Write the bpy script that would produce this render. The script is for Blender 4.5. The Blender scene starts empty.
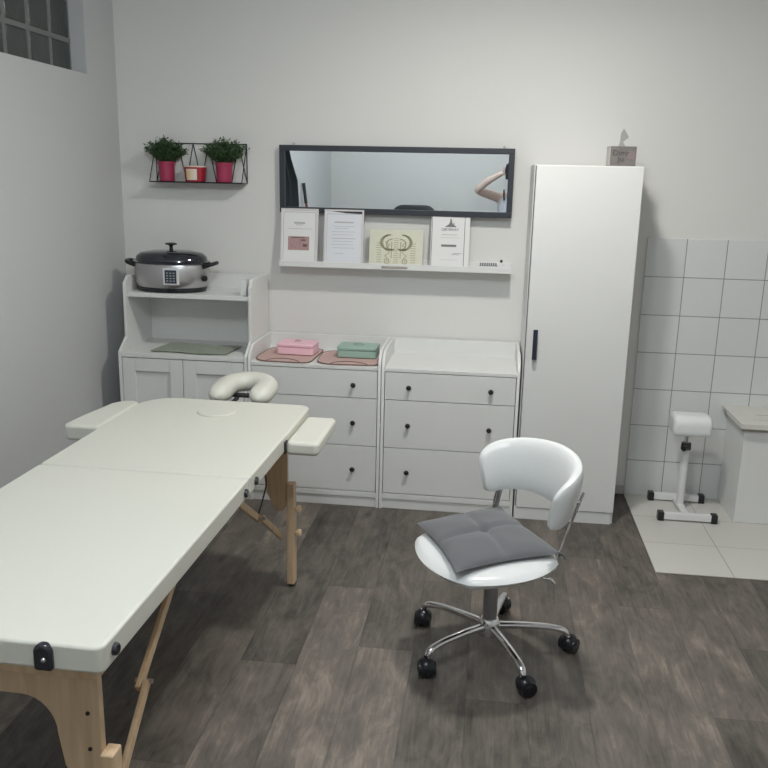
import bpy, bmesh, math, random
from mathutils import Vector, Matrix
R = math.radians
random.seed(7)
scene = bpy.context.scene
C = scene.collection

# ------------------------------------------------------------------ materials
def mat(name, col, rough=0.5, metal=0.0, bump=0.0, bscale=200.0, vary=0.0, vscale=6.0, coat=0.0, trans=0.0, spec=None, sheen=0.0):
    m = bpy.data.materials.new(name); m.use_nodes = True
    nt = m.node_tree; b = nt.nodes['Principled BSDF']
    b.inputs['Base Color'].default_value = (*col, 1)
    b.inputs['Roughness'].default_value = rough
    b.inputs['Metallic'].default_value = metal
    b.inputs['Coat Weight'].default_value = coat
    b.inputs['Transmission Weight'].default_value = trans
    b.inputs['Sheen Weight'].default_value = sheen
    if spec is not None: b.inputs['Specular IOR Level'].default_value = spec
    tc = nt.nodes.new('ShaderNodeTexCoord')
    if vary > 0:
        n = nt.nodes.new('ShaderNodeTexNoise'); n.inputs['Scale'].default_value = vscale; n.inputs['Detail'].default_value = 3
        mr = nt.nodes.new('ShaderNodeMapRange'); mr.inputs['To Min'].default_value = 1 - vary; mr.inputs['To Max'].default_value = 1 + vary
        mx = nt.nodes.new('ShaderNodeVectorMath'); mx.operation = 'SCALE'; mx.inputs[0].default_value = col
        nt.links.new(tc.outputs['Object'], n.inputs['Vector']); nt.links.new(n.outputs['Fac'], mr.inputs['Value'])
        nt.links.new(mr.outputs['Result'], mx.inputs['Scale']); nt.links.new(mx.outputs['Vector'], b.inputs['Base Color'])
    if bump > 0:
        n = nt.nodes.new('ShaderNodeTexNoise'); n.inputs['Scale'].default_value = bscale; n.inputs['Detail'].default_value = 2
        bp = nt.nodes.new('ShaderNodeBump'); bp.inputs['Strength'].default_value = bump; bp.inputs['Distance'].default_value = 0.002
        nt.links.new(tc.outputs['Object'], n.inputs['Vector']); nt.links.new(n.outputs['Fac'], bp.inputs['Height'])
        nt.links.new(bp.outputs['Normal'], b.inputs['Normal'])
    return m

M = {}
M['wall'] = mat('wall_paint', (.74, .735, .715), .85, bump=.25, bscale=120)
M['wall_left'] = mat('left_wall_shaded_paint', (.57, .58, .585), .85, bump=.25, bscale=120)  # light falloff on this side is put into the colour: greyer than the other walls
M['ceiling'] = mat('ceiling_paint', (.8, .8, .79), .9)
M['white'] = mat('white_lacquer', (.76, .765, .75), .42, vary=.015)
M['white_in'] = mat('white_foil', (.74, .75, .735), .5)
M['gap'] = mat('shadow_gap_grey', (.14, .14, .14), .8)
M['knob'] = mat('dark_knob', (.05, .05, .055), .35, metal=.6)
M['handle'] = mat('dark_blue_handle', (.035, .042, .07), .35, metal=.3)
M['cream'] = mat('cream_vinyl', (.70, .695, .625), .42, bump=.15, bscale=400)
M['vinyl'] = mat('white_vinyl', (.80, .82, .82), .28, bump=.05, bscale=300)
M['black'] = mat('black_plastic', (.012, .013, .017), .28)
M['gloss_black'] = mat('gloss_black', (.02, .022, .03), .1, coat=.6)
M['chrome'] = mat('chrome', (.78, .78, .79), .12, metal=1)
M['steel'] = mat('brushed_steel', (.55, .54, .55), .34, metal=1, vary=.08, vscale=3)
M['cushion'] = mat('grey_velour', (.135, .14, .15), .95, bump=.6, bscale=500, sheen=.35, vary=.12, vscale=14)
M['pot'] = mat('crimson_ceramic', (.36, .03, .085), .4)
M['leaf'] = mat('leaf_green', (.035, .085, .03), .6, vary=.35, vscale=30)
M['stem'] = mat('stem_green', (.06, .09, .03), .7)
M['soil'] = mat('soil', (.03, .02, .015), .95)
M['wire'] = mat('black_wire', (.02, .02, .024), .4, metal=.4)
M['frame'] = mat('blue_black_frame', (.028, .034, .045), .45)
M['mirror'] = mat('mirror_silver', (.86, .90, .92), .0, metal=1)
M['paper'] = mat('paper_white', (.78, .78, .77), .7)
M['paper_blue'] = mat('paper_cool_white', (.72, .74, .78), .6)
M['acrylic'] = mat('pale_frame', (.68, .65, .64), .35)
M['lav'] = mat('thin_mauve_line', (.42, .36, .38), .6)
M['ink'] = mat('grey_ink', (.2, .2, .2), .7)
M['ink_light'] = mat('pale_ink', (.45, .45, .46), .7)
M['ink_dark'] = mat('dark_ink', (.06, .06, .06), .7)
M['pink_print'] = mat('pink_print', (.42, .27, .27), .7, vary=.35, vscale=60)
M['book'] = mat('pale_green_cover', (.66, .66, .54), .6, vary=.06, vscale=25)
M['olive'] = mat('olive_print', (.38, .38, .24), .7)
M['pinkbox'] = mat('pink_plastic', (.88, .56, .64), .5)
M['mint'] = mat('mint_plastic', (.33, .48, .41), .45)
M['placemat'] = mat('dusty_pink_mat', (.56, .39, .36), .75, vary=.08, vscale=12)
M['placemat_edge'] = mat('brown_piping', (.16, .10, .09), .7)
M['sage'] = mat('sage_cloth', (.33, .37, .30), .85, vary=.25, vscale=45, bump=.4)
M['tissuebox'] = mat('grey_brown_card', (.19, .172, .166), .8, vary=.25, vscale=35)
M['tissuebox_side'] = mat('pale_card', (.55, .53, .50), .8)
M['tissue'] = mat('tissue_paper', (.50, .50, .48), .9)
M['skin'] = mat('skin', (.74, .58, .51), .5)
M['hair'] = mat('dark_brown_hair', (.035, .022, .016), .5)
M['top'] = mat('lavender_top', (.58, .60, .68), .85, vary=.2, vscale=12)
M['trousers'] = mat('dark_green_trousers', (.05, .09, .08), .85)
M['lip'] = mat('lips', (.42, .14, .13), .5)
M['eye'] = mat('eye_white', (.75, .74, .72), .3)
M['curtain'] = mat('dark_curtain', (.022, .03, .036), .9, vary=.3, vscale=4)
M['broom'] = mat('red_brown_handle', (.22, .06, .05), .5)
M['rubber'] = mat('dark_rubber', (.03, .03, .035), .6)
M['stand_white'] = mat('white_enamel', (.78, .78, .78), .3)
M['taupe'] = mat('mottled_taupe', (.38, .35, .31), .6, vary=.2, vscale=14)
M['worktop'] = mat('pale_stone_top', (.68, .67, .63), .5, vary=.05, vscale=10)
M['amber'] = mat('gold_label', (.78, .60, .30), .5)
M['redglass'] = mat('red_candle_glass', (.38, .02, .04), .15, coat=.4)
M['wax'] = mat('cream_wax', (.75, .66, .55), .6)
M['clear'] = mat('frosted_plastic', (.75, .76, .77), .3)
M['armchair'] = mat('black_leather', (.02, .025, .028), .5)
M['base_grey'] = mat('pale_grey_baseboard', (.5, .49, .48), .6)

def wood_mat():
    m = bpy.data.materials.new('beech_wood'); m.use_nodes = True; nt = m.node_tree; b = nt.nodes['Principled BSDF']
    tc = nt.nodes.new('ShaderNodeTexCoord'); mp = nt.nodes.new('ShaderNodeMapping'); mp.inputs['Scale'].default_value = (28, 28, 2.5)
    n = nt.nodes.new('ShaderNodeTexNoise'); n.inputs['Scale'].default_value = 1.6; n.inputs['Detail'].default_value = 5; n.inputs['Distortion'].default_value = .4
    cr = nt.nodes.new('ShaderNodeValToRGB'); e = cr.color_ramp.elements
    e[0].position = .3; e[0].color = (.58, .41, .25, 1); e[1].position = .7; e[1].color = (.74, .56, .37, 1)
    nt.links.new(tc.outputs['Object'], mp.inputs['Vector']); nt.links.new(mp.outputs['Vector'], n.inputs['Vector'])
    nt.links.new(n.outputs['Fac'], cr.inputs['Fac']); nt.links.new(cr.outputs['Color'], b.inputs['Base Color'])
    b.inputs['Roughness'].default_value = .45
    return m
M['wood'] = wood_mat()

def floor_mat():
    """vinyl planks running along Y: column by column, with the joints of each column at its own offset"""
    m = bpy.data.materials.new('grey_brown_plank_floor'); m.use_nodes = True; nt = m.node_tree; b = nt.nodes['Principled BSDF']
    N = nt.nodes.new; L = nt.links.new
    tc = N('ShaderNodeTexCoord'); sx = N('ShaderNodeSeparateXYZ'); L(tc.outputs['Object'], sx.inputs[0])
    def math_(op, a, bb=None, c=None):
        n = N('ShaderNodeMath'); n.operation = op
        for i, v in enumerate((a, bb, c)):
            if v is None: continue
            if isinstance(v, (int, float)): n.inputs[i].default_value = v
            else: L(v, n.inputs[i])
        return n.outputs[0]
    W, LN = .2045, 1.5
    u = math_('DIVIDE', math_('ADD', sx.outputs['X'], .100 + 12 * W), W)
    col = math_('FLOOR', u); fu = math_('FRACT', u)
    joints = {9: -1.51, 10: -1.047, 11: -1.975, 12: -1.36, 13: -1.82, 14: -1.25, 15: -2.088, 16: -.90, 17: -.896, 18: -1.34, 19: -2.065, 20: -1.606}
    tones = {9: (.15, .45), 10: (.5, .75), 11: (.62, .2), 12: (.85, .35), 13: (.85, .4), 14: (.45, .55), 15: (.35, .7), 16: (.4, .5), 17: (.7, .25), 18: (.72, .3), 19: (.4, .62), 20: (.4, .5)}   # (near board, far board)
    cr = N('ShaderNodeValToRGB'); cr.color_ramp.interpolation = 'CONSTANT'
    els = cr.color_ramp.elements
    rnd = random.Random(3)
    for c in range(0, 30):
        j = joints.get(c, -.2 - rnd.random() * 2)
        near, far = tones.get(c, (rnd.random(), rnd.random()))
        f = -j / 2.5
        pos = (c) / 32
        if c == 0: e = els[0]; e.position = 0
        elif c == 1: e = els[1]; e.position = pos
        else: e = els.new(pos)
        e.color = (f, near, far, 1)
    L(math_('DIVIDE', math_('ADD', col, .5), 32), cr.inputs['Fac'])
    sc_ = N('ShaderNodeSeparateColor'); L(cr.outputs['Color'], sc_.inputs[0])
    v = math_('DIVIDE', math_('ADD', sx.outputs['Y'], math_('MULTIPLY', sc_.outputs[0], 2.5)), LN)
    isnear = math_('LESS_THAN', v, 0)
    tone = math_('ADD', math_('MULTIPLY', isnear, sc_.outputs[1]), math_('MULTIPLY', math_('SUBTRACT', 1, isnear), sc_.outputs[2]))
    row = math_('FLOOR', v); fv = math_('FRACT', v)
    cb = N('ShaderNodeCombineXYZ'); L(col, cb.inputs[0]); L(row, cb.inputs[1])
    wn = N('ShaderNodeTexWhiteNoise'); wn.noise_dimensions = '2D'; L(cb.outputs[0], wn.inputs['Vector'])
    # grain, shifted for every board
    off = N('ShaderNodeVectorMath'); off.operation = 'SCALE'; L(wn.outputs['Color'], off.inputs[0]); off.inputs['Scale'].default_value = 37
    ad = N('ShaderNodeVectorMath'); ad.operation = 'ADD'; L(tc.outputs['Object'], ad.inputs[0]); L(off.outputs[0], ad.inputs[1])
    def noise(scale, sc, det, dist, rough=.6):
        mp = N('ShaderNodeMapping'); mp.inputs['Scale'].default_value = sc; L(ad.outputs[0], mp.inputs[0])
        n = N('ShaderNodeTexNoise'); n.inputs['Scale'].default_value = scale; n.inputs['Detail'].default_value = det
        n.inputs['Distortion'].default_value = dist; n.inputs['Roughness'].default_value = rough; L(mp.outputs[0], n.inputs['Vector']); return n.outputs['Fac']
    g1 = noise(5, (2.6, 1.0, 1), 7, 1.0, .68); g2 = noise(6, (14, .9, 1), 6, .3, .7); g3 = noise(2.4, (2.4, 1.1, 1), 3, .5)
    s = math_('ADD', math_('MULTIPLY', g1, .44), math_('MULTIPLY', g2, .26))
    s = math_('ADD', s, math_('MULTIPLY', g3, .30))
    s = math_('ADD', s, math_('MULTIPLY', math_('SUBTRACT', tone, .5), .19))
    ramp = N('ShaderNodeValToRGB'); e = ramp.color_ramp.elements
    e[0].position = .33; e[0].color = (.040, .035, .031, 1)
    e[1].position = .68; e[1].color = (.31, .262, .218, 1)
    x = e.new(.46); x.color = (.108, .094, .081, 1)
    x = e.new(.57); x.color = (.175, .151, .129, 1)
    L(s, ramp.inputs['Fac'])
    # knots
    vo = N('ShaderNodeTexVoronoi'); vo.inputs['Scale'].default_value = 1; mp = N('ShaderNodeMapping'); mp.inputs['Scale'].default_value = (6, 2.6, 1)
    L(ad.outputs[0], mp.inputs[0]); L(mp.outputs[0], vo.inputs['Vector'])
    kn = N('ShaderNodeMapRange'); kn.inputs['From Min'].default_value = .03; kn.inputs['From Max'].default_value = .16; kn.inputs['To Min'].default_value = .45; kn.inputs['To Max'].default_value = 1
    L(vo.outputs['Distance'], kn.inputs['Value'])
    # seams
    du = math_('MULTIPLY', math_('MINIMUM', fu, math_('SUBTRACT', 1, fu)), W)
    dv = math_('MULTIPLY', math_('MINIMUM', fv, math_('SUBTRACT', 1, fv)), LN)
    d = math_('MINIMUM', du, dv)
    sm = N('ShaderNodeMapRange'); sm.inputs['From Min'].default_value = .0008; sm.inputs['From Max'].default_value = .0032; sm.inputs['To Min'].default_value = .74; sm.inputs['To Max'].default_value = 1
    L(d, sm.inputs['Value'])
    k = math_('MULTIPLY', kn.outputs[0], sm.outputs[0])
    mx = N('ShaderNodeVectorMath'); mx.operation = 'SCALE'; L(ramp.outputs['Color'], mx.inputs[0]); L(k, mx.inputs['Scale'])
    L(mx.outputs[0], b.inputs['Base Color'])
    rr = N('ShaderNodeMapRange'); rr.inputs['To Min'].default_value = .42; rr.inputs['To Max'].default_value = .6; L(g1, rr.inputs['Value']); L(rr.outputs[0], b.inputs['Roughness'])
    bp = N('ShaderNodeBump'); bp.inputs['Strength'].default_value = .25; bp.inputs['Distance'].default_value = .002
    L(math_('MULTIPLY', s, sm.outputs[0]), bp.inputs['Height']); L(bp.outputs['Normal'], b.inputs['Normal'])
    return m
M['floor'] = floor_mat()

def tile_mat(name, ax, ay, ox, oy, tx, ty, gw, col, grout, rough, vary=.02):
    m = bpy.data.materials.new(name); m.use_nodes = True; nt = m.node_tree; b = nt.nodes['Principled BSDF']
    N = nt.nodes.new; L = nt.links.new
    tc = N('ShaderNodeTexCoord'); sx = N('ShaderNodeSeparateXYZ'); L(tc.outputs['Object'], sx.inputs[0])
    def m_(op, a, c=None):
        n = N('ShaderNodeMath'); n.operation = op
        for i, v in enumerate((a, c)):
            if v is None: continue
            if isinstance(v, (int, float)): n.inputs[i].default_value = v
            else: L(v, n.inputs[i])
        return n.outputs[0]
    fs = []; ids = []
    for a, o, t in ((ax, ox, tx), (ay, oy, ty)):
        u = m_('DIVIDE', m_('SUBTRACT', sx.outputs[a], o), t); f = m_('FRACT', u); ids.append(m_('FLOOR', u))
        fs.append(m_('MULTIPLY', m_('MINIMUM', f, m_('SUBTRACT', 1, f)), t))
    d = m_('MINIMUM', fs[0], fs[1])
    k = N('ShaderNodeMapRange'); k.inputs['From Min'].default_value = gw * .5; k.inputs['From Max'].default_value = gw; L(d, k.inputs['Value'])
    cb = N('ShaderNodeCombineXYZ'); L(ids[0], cb.inputs[0]); L(ids[1], cb.inputs[1])
    wn = N('ShaderNodeTexWhiteNoise'); wn.noise_dimensions = '2D'; L(cb.outputs[0], wn.inputs['Vector'])
    mr = N('ShaderNodeMapRange'); mr.inputs['To Min'].default_value = 1 - vary; mr.inputs['To Max'].default_value = 1 + vary; L(wn.outputs['Value'], mr.inputs['Value'])
    sc = N('ShaderNodeVectorMath'); sc.operation = 'SCALE'; sc.inputs[0].default_value = col; L(mr.outputs[0], sc.inputs['Scale'])
    mx = N('ShaderNodeMix'); mx.data_type = 'RGBA'; mx.inputs[6].default_value = (*grout, 1)
    L(k.outputs[0], mx.inputs[0]); L(sc.outputs[0], mx.inputs[7]); L(mx.outputs[2], b.inputs['Base Color'])
    b.inputs['Roughness'].default_value = rough
    bp = N('ShaderNodeBump'); bp.inputs['Strength'].default_value = .4; bp.inputs['Distance'].default_value = .002; L(k.outputs[0], bp.inputs['Height']); L(bp.outputs['Normal'], b.inputs['Normal'])
    return m
M['wall_tile'] = tile_mat('white_wall_tiles', 'X', 'Z', 1.3356, 0, .2045, .2045, .0028, (.70, .71, .705), (.26, .26, .26), .22)
M['floor_tile'] = tile_mat('pale_floor_tiles', 'X', 'Y', 1.334, -1.0, .3445, .333, .0026, (.62, .61, .575), (.36, .34, .31), .4)

def glassblock_mat():
    m = mat('dark_glass_block', (.10, .125, .115), .12)
    nt = m.node_tree; b = nt.nodes['Principled BSDF']; b.inputs['Transmission Weight'].default_value = .55
    w = nt.nodes.new('ShaderNodeTexNoise'); w.inputs['Scale'].default_value = 14
    tc = nt.nodes.new('ShaderNodeTexCoord'); bp = nt.nodes.new('ShaderNodeBump'); bp.inputs['Strength'].default_value = .5; bp.inputs['Distance'].default_value = .01
    nt.links.new(tc.outputs['Object'], w.inputs['Vector']); nt.links.new(w.outputs['Fac'], bp.inputs['Height']); nt.links.new(bp.outputs['Normal'], b.inputs['Normal'])
    return m
M['glassblock'] = glassblock_mat()
M['mortar'] = mat('grey_mortar', (.20, .21, .205), .9)
def emis(name, col, st):
    m = bpy.data.materials.new(name); m.use_nodes = True; b = m.node_tree.nodes['Principled BSDF']
    b.inputs['Base Color'].default_value = (.8, .8, .8, 1); b.inputs['Emission Color'].default_value = (*col, 1); b.inputs['Emission Strength'].default_value = st
    return m

# ------------------------------------------------------------------ mesh helpers
def new(): return bmesh.new()
def box(bm, x0, x1, y0, y1, z0, z1, mx=None):
    r = bmesh.ops.create_cube(bm, size=1)
    T = Matrix.Translation(((x0+x1)/2, (y0+y1)/2, (z0+z1)/2)) @ Matrix.Diagonal((x1-x0, y1-y0, z1-z0, 1))
    if mx is not None: T = mx @ T
    bmesh.ops.transform(bm, matrix=T, verts=r['verts']); return r['verts']
def bar(bm, p0, p1, w, t, up=(0, 0, 1)):
    """a rectangular bar from p0 to p1, w across, t thick (t along up)"""
    p0, p1 = Vector(p0), Vector(p1); d = (p1-p0); l = d.length; z = d.normalized(); u = Vector(up)
    x = u.cross(z)
    if x.length < 1e-4: x = Vector((1, 0, 0)).cross(z)
    x.normalize(); y = z.cross(x)
    m = Matrix((x, y, z)).transposed().to_4x4(); m.translation = (p0+p1)/2
    r = bmesh.ops.create_cube(bm, size=1); bmesh.ops.transform(bm, matrix=m @ Matrix.Diagonal((w, t, l, 1)), verts=r['verts'])
def cyl(bm, p0, p1, r0, r1=None, n=24):
    r1 = r0 if r1 is None else r1
    p0, p1 = Vector(p0), Vector(p1); d = p1-p0
    r = bmesh.ops.create_cone(bm, cap_ends=True, segments=n, radius1=r0, radius2=r1, depth=d.length)
    q = Vector((0, 0, 1)).rotation_difference(d.normalized()).to_matrix().to_4x4(); q.translation = (p0+p1)/2
    bmesh.ops.transform(bm, matrix=q, verts=r['verts'])
def sphere(bm, c, r, s=(1, 1, 1), n=16):
    q = bmesh.ops.create_uvsphere(bm, u_segments=n*2, v_segments=n, radius=r)
    bmesh.ops.transform(bm, matrix=Matrix.Translation(c) @ Matrix.Diagonal((*s, 1)), verts=q['verts'])
def catmull(pts, k=8):
    P = [Vector(p) for p in pts]; out = []
    for i in range(len(P)-1):
        a = P[max(i-1, 0)]; b = P[i]; c = P[i+1]; d = P[min(i+2, len(P)-1)]
        for j in range(k):
            t = j/k
            out.append(.5*((2*b)+(c-a)*t+(2*a-5*b+4*c-d)*t*t+(3*b-3*c+d-a)*t**3))
    out.append(P[-1]); return out
def tube(bm, pts, r, n=10, smooth=True, sx=1, k=8, closed=False):
    """round tube (or flat oval, sx<1) through pts; r may be a list"""
    P = catmull(pts, k) if smooth else [Vector(p) for p in pts]
    if isinstance(r, (list, tuple)):
        rr = [r[min(int(i*(len(r)-1)/(len(P)-1)), len(r)-2)]*(1-((i*(len(r)-1)/(len(P)-1)) % 1)) + r[min(int(i*(len(r)-1)/(len(P)-1))+1, len(r)-1)]*((i*(len(r)-1)/(len(P)-1)) % 1) for i in range(len(P))]
    else: rr = [r]*len(P)
    rings = []; up = None
    for i, p in enumerate(P):
        t = (P[min(i+1, len(P)-1)]-P[max(i-1, 0)]).normalized()
        if up is None:
            up = t.cross(Vector((0, 0, 1)));
            if up.length < 1e-3: up = Vector((1, 0, 0))
            up.normalize()
        up = (up - t*up.dot(t)).normalized(); v = t.cross(up)
        rings.append([bm.verts.new(p + up*math.cos(a)*rr[i] + v*math.sin(a)*rr[i]*sx) for a in [2*math.pi*j/n for j in range(n)]])
    for a, b in zip(rings, rings[1:]):
        for j in range(n): bm.faces.new((a[j], a[(j+1) % n], b[(j+1) % n], b[j]))
    bm.faces.new(rings[0][::-1]); bm.faces.new(rings[-1])
def lathe(bm, prof, c=(0, 0, 0), n=32, sx=1, sy=1, cap=True):
    rings = []
    for r, z in prof: rings.append([bm.verts.new((c[0]+r*sx*math.cos(2*math.pi*j/n), c[1]+r*sy*math.sin(2*math.pi*j/n), c[2]+z)) for j in range(n)])
    for a, b in zip(rings, rings[1:]):
        for j in range(n): bm.faces.new((a[j], a[(j+1) % n], b[(j+1) % n], b[j]))
    if cap: bm.faces.new(rings[0][::-1]); bm.faces.new(rings[-1])
def prism(bm, poly, a0, a1, axis='z'):
    """poly: 2D points; extruded along axis"""
    def P(u, v, a): return {'z': (u, v, a), 'y': (u, a, v), 'x': (a, u, v)}[axis]
    lo = [bm.verts.new(P(u, v, a0)) for u, v in poly]; hi = [bm.verts.new(P(u, v, a1)) for u, v in poly]
    n = len(poly); f = [bm.faces.new(lo), bm.faces.new(hi)]
    for i in range(n): f.append(bm.faces.new((lo[i], lo[(i+1) % n], hi[(i+1) % n], hi[i])))
def rrect(x0, x1, y0, y1, r, k=6):
    """rounded rectangle; r = radius or (bl, br, tr, tl)"""
    if not isinstance(r, (tuple, list)): r = (r,)*4
    out = []
    for (cx, cy, a, q) in ((x0, y0, 180, r[0]), (x1, y0, 270, r[1]), (x1, y1, 0, r[2]), (x0, y1, 90, r[3])):
        sx = 1 if cx == x0 else -1; sy = 1 if cy == y0 else -1
        for j in range(k+1):
            t = R(a+90*j/k); out.append((cx+sx*q+q*math.cos(t), cy+sy*q+q*math.sin(t)))
    return out
def blob(bm, f, nu, nv):
    """closed surface from f(i,j): nu x nv grid of a top side and a bottom side joined at the rim; f(u,v,side)->co"""
    top = [[None]*(nv+1) for _ in range(nu+1)]; bot = [[None]*(nv+1) for _ in range(nu+1)]
    for i in range(nu+1):
        for j in range(nv+1):
            u, v = i/nu, j/nv; top[i][j] = bm.verts.new(f(u, v, 1))
            bot[i][j] = top[i][j] if i in (0, nu) or j in (0, nv) else bm.verts.new(f(u, v, -1))
    for g, s in ((top, 1), (bot, -1)):
        for i in range(nu):
            for j in range(nv):
                q = (g[i][j], g[i+1][j], g[i+1][j+1], g[i][j+1]); bm.faces.new(q if s > 0 else q[::-1])

def obj(name, bm, m, parent=None, bevel=0, seg=2, smooth=True, angle=40, loc=None, rot=None, subsurf=0):
    bmesh.ops.recalc_face_normals(bm, faces=bm.faces)
    for f in bm.faces: f.smooth = smooth
    if smooth and not bevel:
        for e in bm.edges:
            if len(e.link_faces) == 2 and e.calc_face_angle(0) > R(angle): e.smooth = False
    me = bpy.data.meshes.new(name); bm.to_mesh(me); bm.free()
    me.materials.append(m if not isinstance(m, str) else M[m])
    o = bpy.data.objects.new(name, me); C.objects.link(o)
    if parent: o.parent = parent
    if bevel:
        b = o.modifiers.new('bevel', 'BEVEL'); b.width = bevel; b.segments = seg; b.limit_method = 'ANGLE'; b.angle_limit = R(angle); b.harden_normals = True
    if subsurf:
        s = o.modifiers.new('sub', 'SUBSURF'); s.levels = s.render_levels = subsurf
    if loc: o.location = loc
    if rot: o.rotation_euler = rot
    return o
def tag(o, label=None, cat=None, group=None, kind=None):
    if label: o['label'] = label
    if cat: o['category'] = cat
    if group: o['group'] = group
    if kind: o['kind'] = kind
    return o
def thing(name, label, cat, loc=(0, 0, 0), rotz=0, group=None):
    o = bpy.data.objects.new(name, None); C.objects.link(o); o.location = loc; o.rotation_euler = (0, 0, rotz); o.empty_display_size = .1
    return tag(o, label, cat, group)
def copy_tree(o, parent=None):
    c = o.copy(); C.objects.link(c)
    if parent: c.parent = parent
    for ch in [x for x in C.objects if x.parent == o]: copy_tree(ch, c)
    return c
def bx(name, dims, m, parent=None, bevel=.002, **k):
    bm = new()
    for d in (dims if isinstance(dims[0], (tuple, list)) else [dims]): box(bm, *d)
    return obj(name, bm, m, parent, bevel=bevel, **k)
def struct(name, bm, m, **k): return tag(obj(name, bm, m, **k), kind='structure')
def text_mesh(name, s, size, m, parent, loc, rot=(R(90), 0, 0), ext=.0004, align='CENTER'):
    cu = bpy.data.curves.new(name, 'FONT'); cu.body = s; cu.size = size; cu.extrude = ext; cu.align_x = align; cu.resolution_u = 2
    t = bpy.data.objects.new(name, cu); C.objects.link(t)
    dg = bpy.context.evaluated_depsgraph_get(); me = bpy.data.meshes.new_from_object(t.evaluated_get(dg)); bpy.data.objects.remove(t)
    me.materials.clear(); me.materials.append(M[m]); o = bpy.data.objects.new(name, me); C.objects.link(o); o.parent = parent; o.location = loc; o.rotation_euler = rot
    return o

# ------------------------------------------------------------------ the room
XL, XR, YF, ZC = -1.54, 2.75, -5.35, 2.95
bm = new(); box(bm, XL-.2, XR+.2, YF-.2, .2, -.1, 0); fl = struct('floor', bm, 'floor')
bm = new(); box(bm, 1.334, XR-.005, -1.0, -.008, .0, .004); obj('floor_tiles', bm, 'floor_tile', fl, bevel=.001)
bm = new(); box(bm, XL-.2, XR+.2, YF-.2, .2, ZC, ZC+.1); struct('ceiling', bm, 'ceiling')
bm = new(); box(bm, XL-.2, XR+.2, 0, .2, 0, ZC); wb = struct('wall_back', bm, 'wall')
bm = new(); box(bm, 1.3385, XR-.002, -.008, 0, .0, 1.4285); obj('wall_tiles', bm, 'wall_tile', wb, bevel=.001)
bm = new(); box(bm, XR, XR+.2, YF, 0, 0, ZC); struct('wall_right', bm, 'wall')
bm = new(); box(bm, XL-.2, XR+.2, YF-.2, YF, 0, ZC); struct('wall_front', bm, 'wall')
# left wall with the opening of the glass block window
wy0, wy1, wz0, wz1 = -2.345, -.345, 2.183, 2.783
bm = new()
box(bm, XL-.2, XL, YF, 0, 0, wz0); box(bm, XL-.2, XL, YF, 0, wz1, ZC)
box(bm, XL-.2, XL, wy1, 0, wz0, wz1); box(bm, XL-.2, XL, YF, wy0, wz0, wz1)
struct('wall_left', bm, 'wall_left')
win = bpy.data.objects.new('window_1', None); C.objects.link(win); win.location = (XL-.12, (wy0+wy1)/2, wz0); tag(win, kind='structure')
def wloc(o): o.location = (-win.location[0], -win.location[1], -win.location[2])
bm = new(); wx = XL-.075
for k in range(11):
    y = wy1 - k*.2; box(bm, wx-.06, wx-.004, max(y-.014, wy0+.0), min(y+.014, wy1), wz0, wz1)
for k in range(4):
    z = wz0 - .045 + k*.2; box(bm, wx-.058, wx-.002, wy0, wy1, max(z-.012, wz0), max(min(z+.012, wz1), wz0+.004))
wloc(obj('mortar_grid', bm, 'mortar', win))
bm = new()
for k in range(10):
    for j in range(3):
        box(bm, wx-.055, wx, wy1-(k+1)*.2+.012, wy1-k*.2-.012, max(wz0, wz0-.045+j*.2+.011), wz0-.045+(j+1)*.2-.011)
wloc(obj('glass_blocks', bm, 'glassblock', win, bevel=.012, seg=3))
# outdoor backing of the wall opening stays open: dark evening outside
bm = new(); box(bm, 1.215, 1.334, -.012, 0, 0, .05); struct('baseboard_back', bm, 'base_grey', bevel=.002)
bm = new(); box(bm, XL, XL+.012, YF, -.6, 0, .05); struct('baseboard_left', bm, 'base_grey', bevel=.002)

# ------------------------------------------------------------------ chests of drawers
def side_profile(bm, x0, x1, pts): prism(bm, pts, x0, x1, 'x')
def curve_pts(a, b, c, n=6):
    return [((1-t)**2*a[0]+2*t*(1-t)*b[0]+t*t*c[0], (1-t)**2*a[1]+2*t*(1-t)*b[1]+t*t*c[1]) for t in [i/n for i in range(n+1)]]
YB = -.014
def chest(label, loc):
    t = thing('chest_of_drawers', label, 'chest of drawers', loc, 0, None)
    prof = [(YB, 0), (-.46, 0), (-.46, .77)] + curve_pts((-.46, .77), (-.445, .825), (-.37, .845), 6)[1:] + [(YB, .845)]
    for x0, x1 in ((.0, .0155), (.6845, .70)):
        bm = new(); side_profile(bm, x0, x1, prof); obj('side_panel', bm, 'white', t, bevel=.0015)
    bx('top_panel', (.0155, .6845, -.452, YB-.002, .745, .763), 'white', t, bevel=.0015)
    bx('back_panel', (.0155, .6845, YB-.016, YB, .05, .843), 'white', t, bevel=.0015)
    bx('plinth', (.0155, .6845, -.448, -.42, .0, .052), 'white', t, bevel=.001)
    bx('bottom_rail', (.0155, .6845, -.455, -.41, .055, .083), 'white', t, bevel=.001)
    bx('carcass_shadow_lining', (.017, .683, -.432, -.405, .083, .744), 'gap', t, bevel=0)
    for z0, z1, zk in ((.598, .741, .668), (.340, .594, .466), (.088, .336, .2115)):
        d = bx('drawer', (.0185, .6815, -.452, -.434, z0, z1), 'white', t, bevel=.0015)
        for x in (.142, .558):
            bm = new(); lathe(bm, [(.005, 0), (.0055, .012), (.012, .016), (.0135, .021), (.011, .026), (.004, .028)], n=20)
            obj('knob', bm, 'knob', d, loc=(x, -.452, zk), rot=(R(90), 0, 0))
    return t
c1 = chest('white three-drawer chest with a bare tray top, next to the tall wardrobe', (0.0015, 0, 0))
c2 = copy_tree(c1); c2.location = (-.7015, 0, 0)
c2['label'] = 'white three-drawer chest carrying the pink and mint boxes on placemats'

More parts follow.
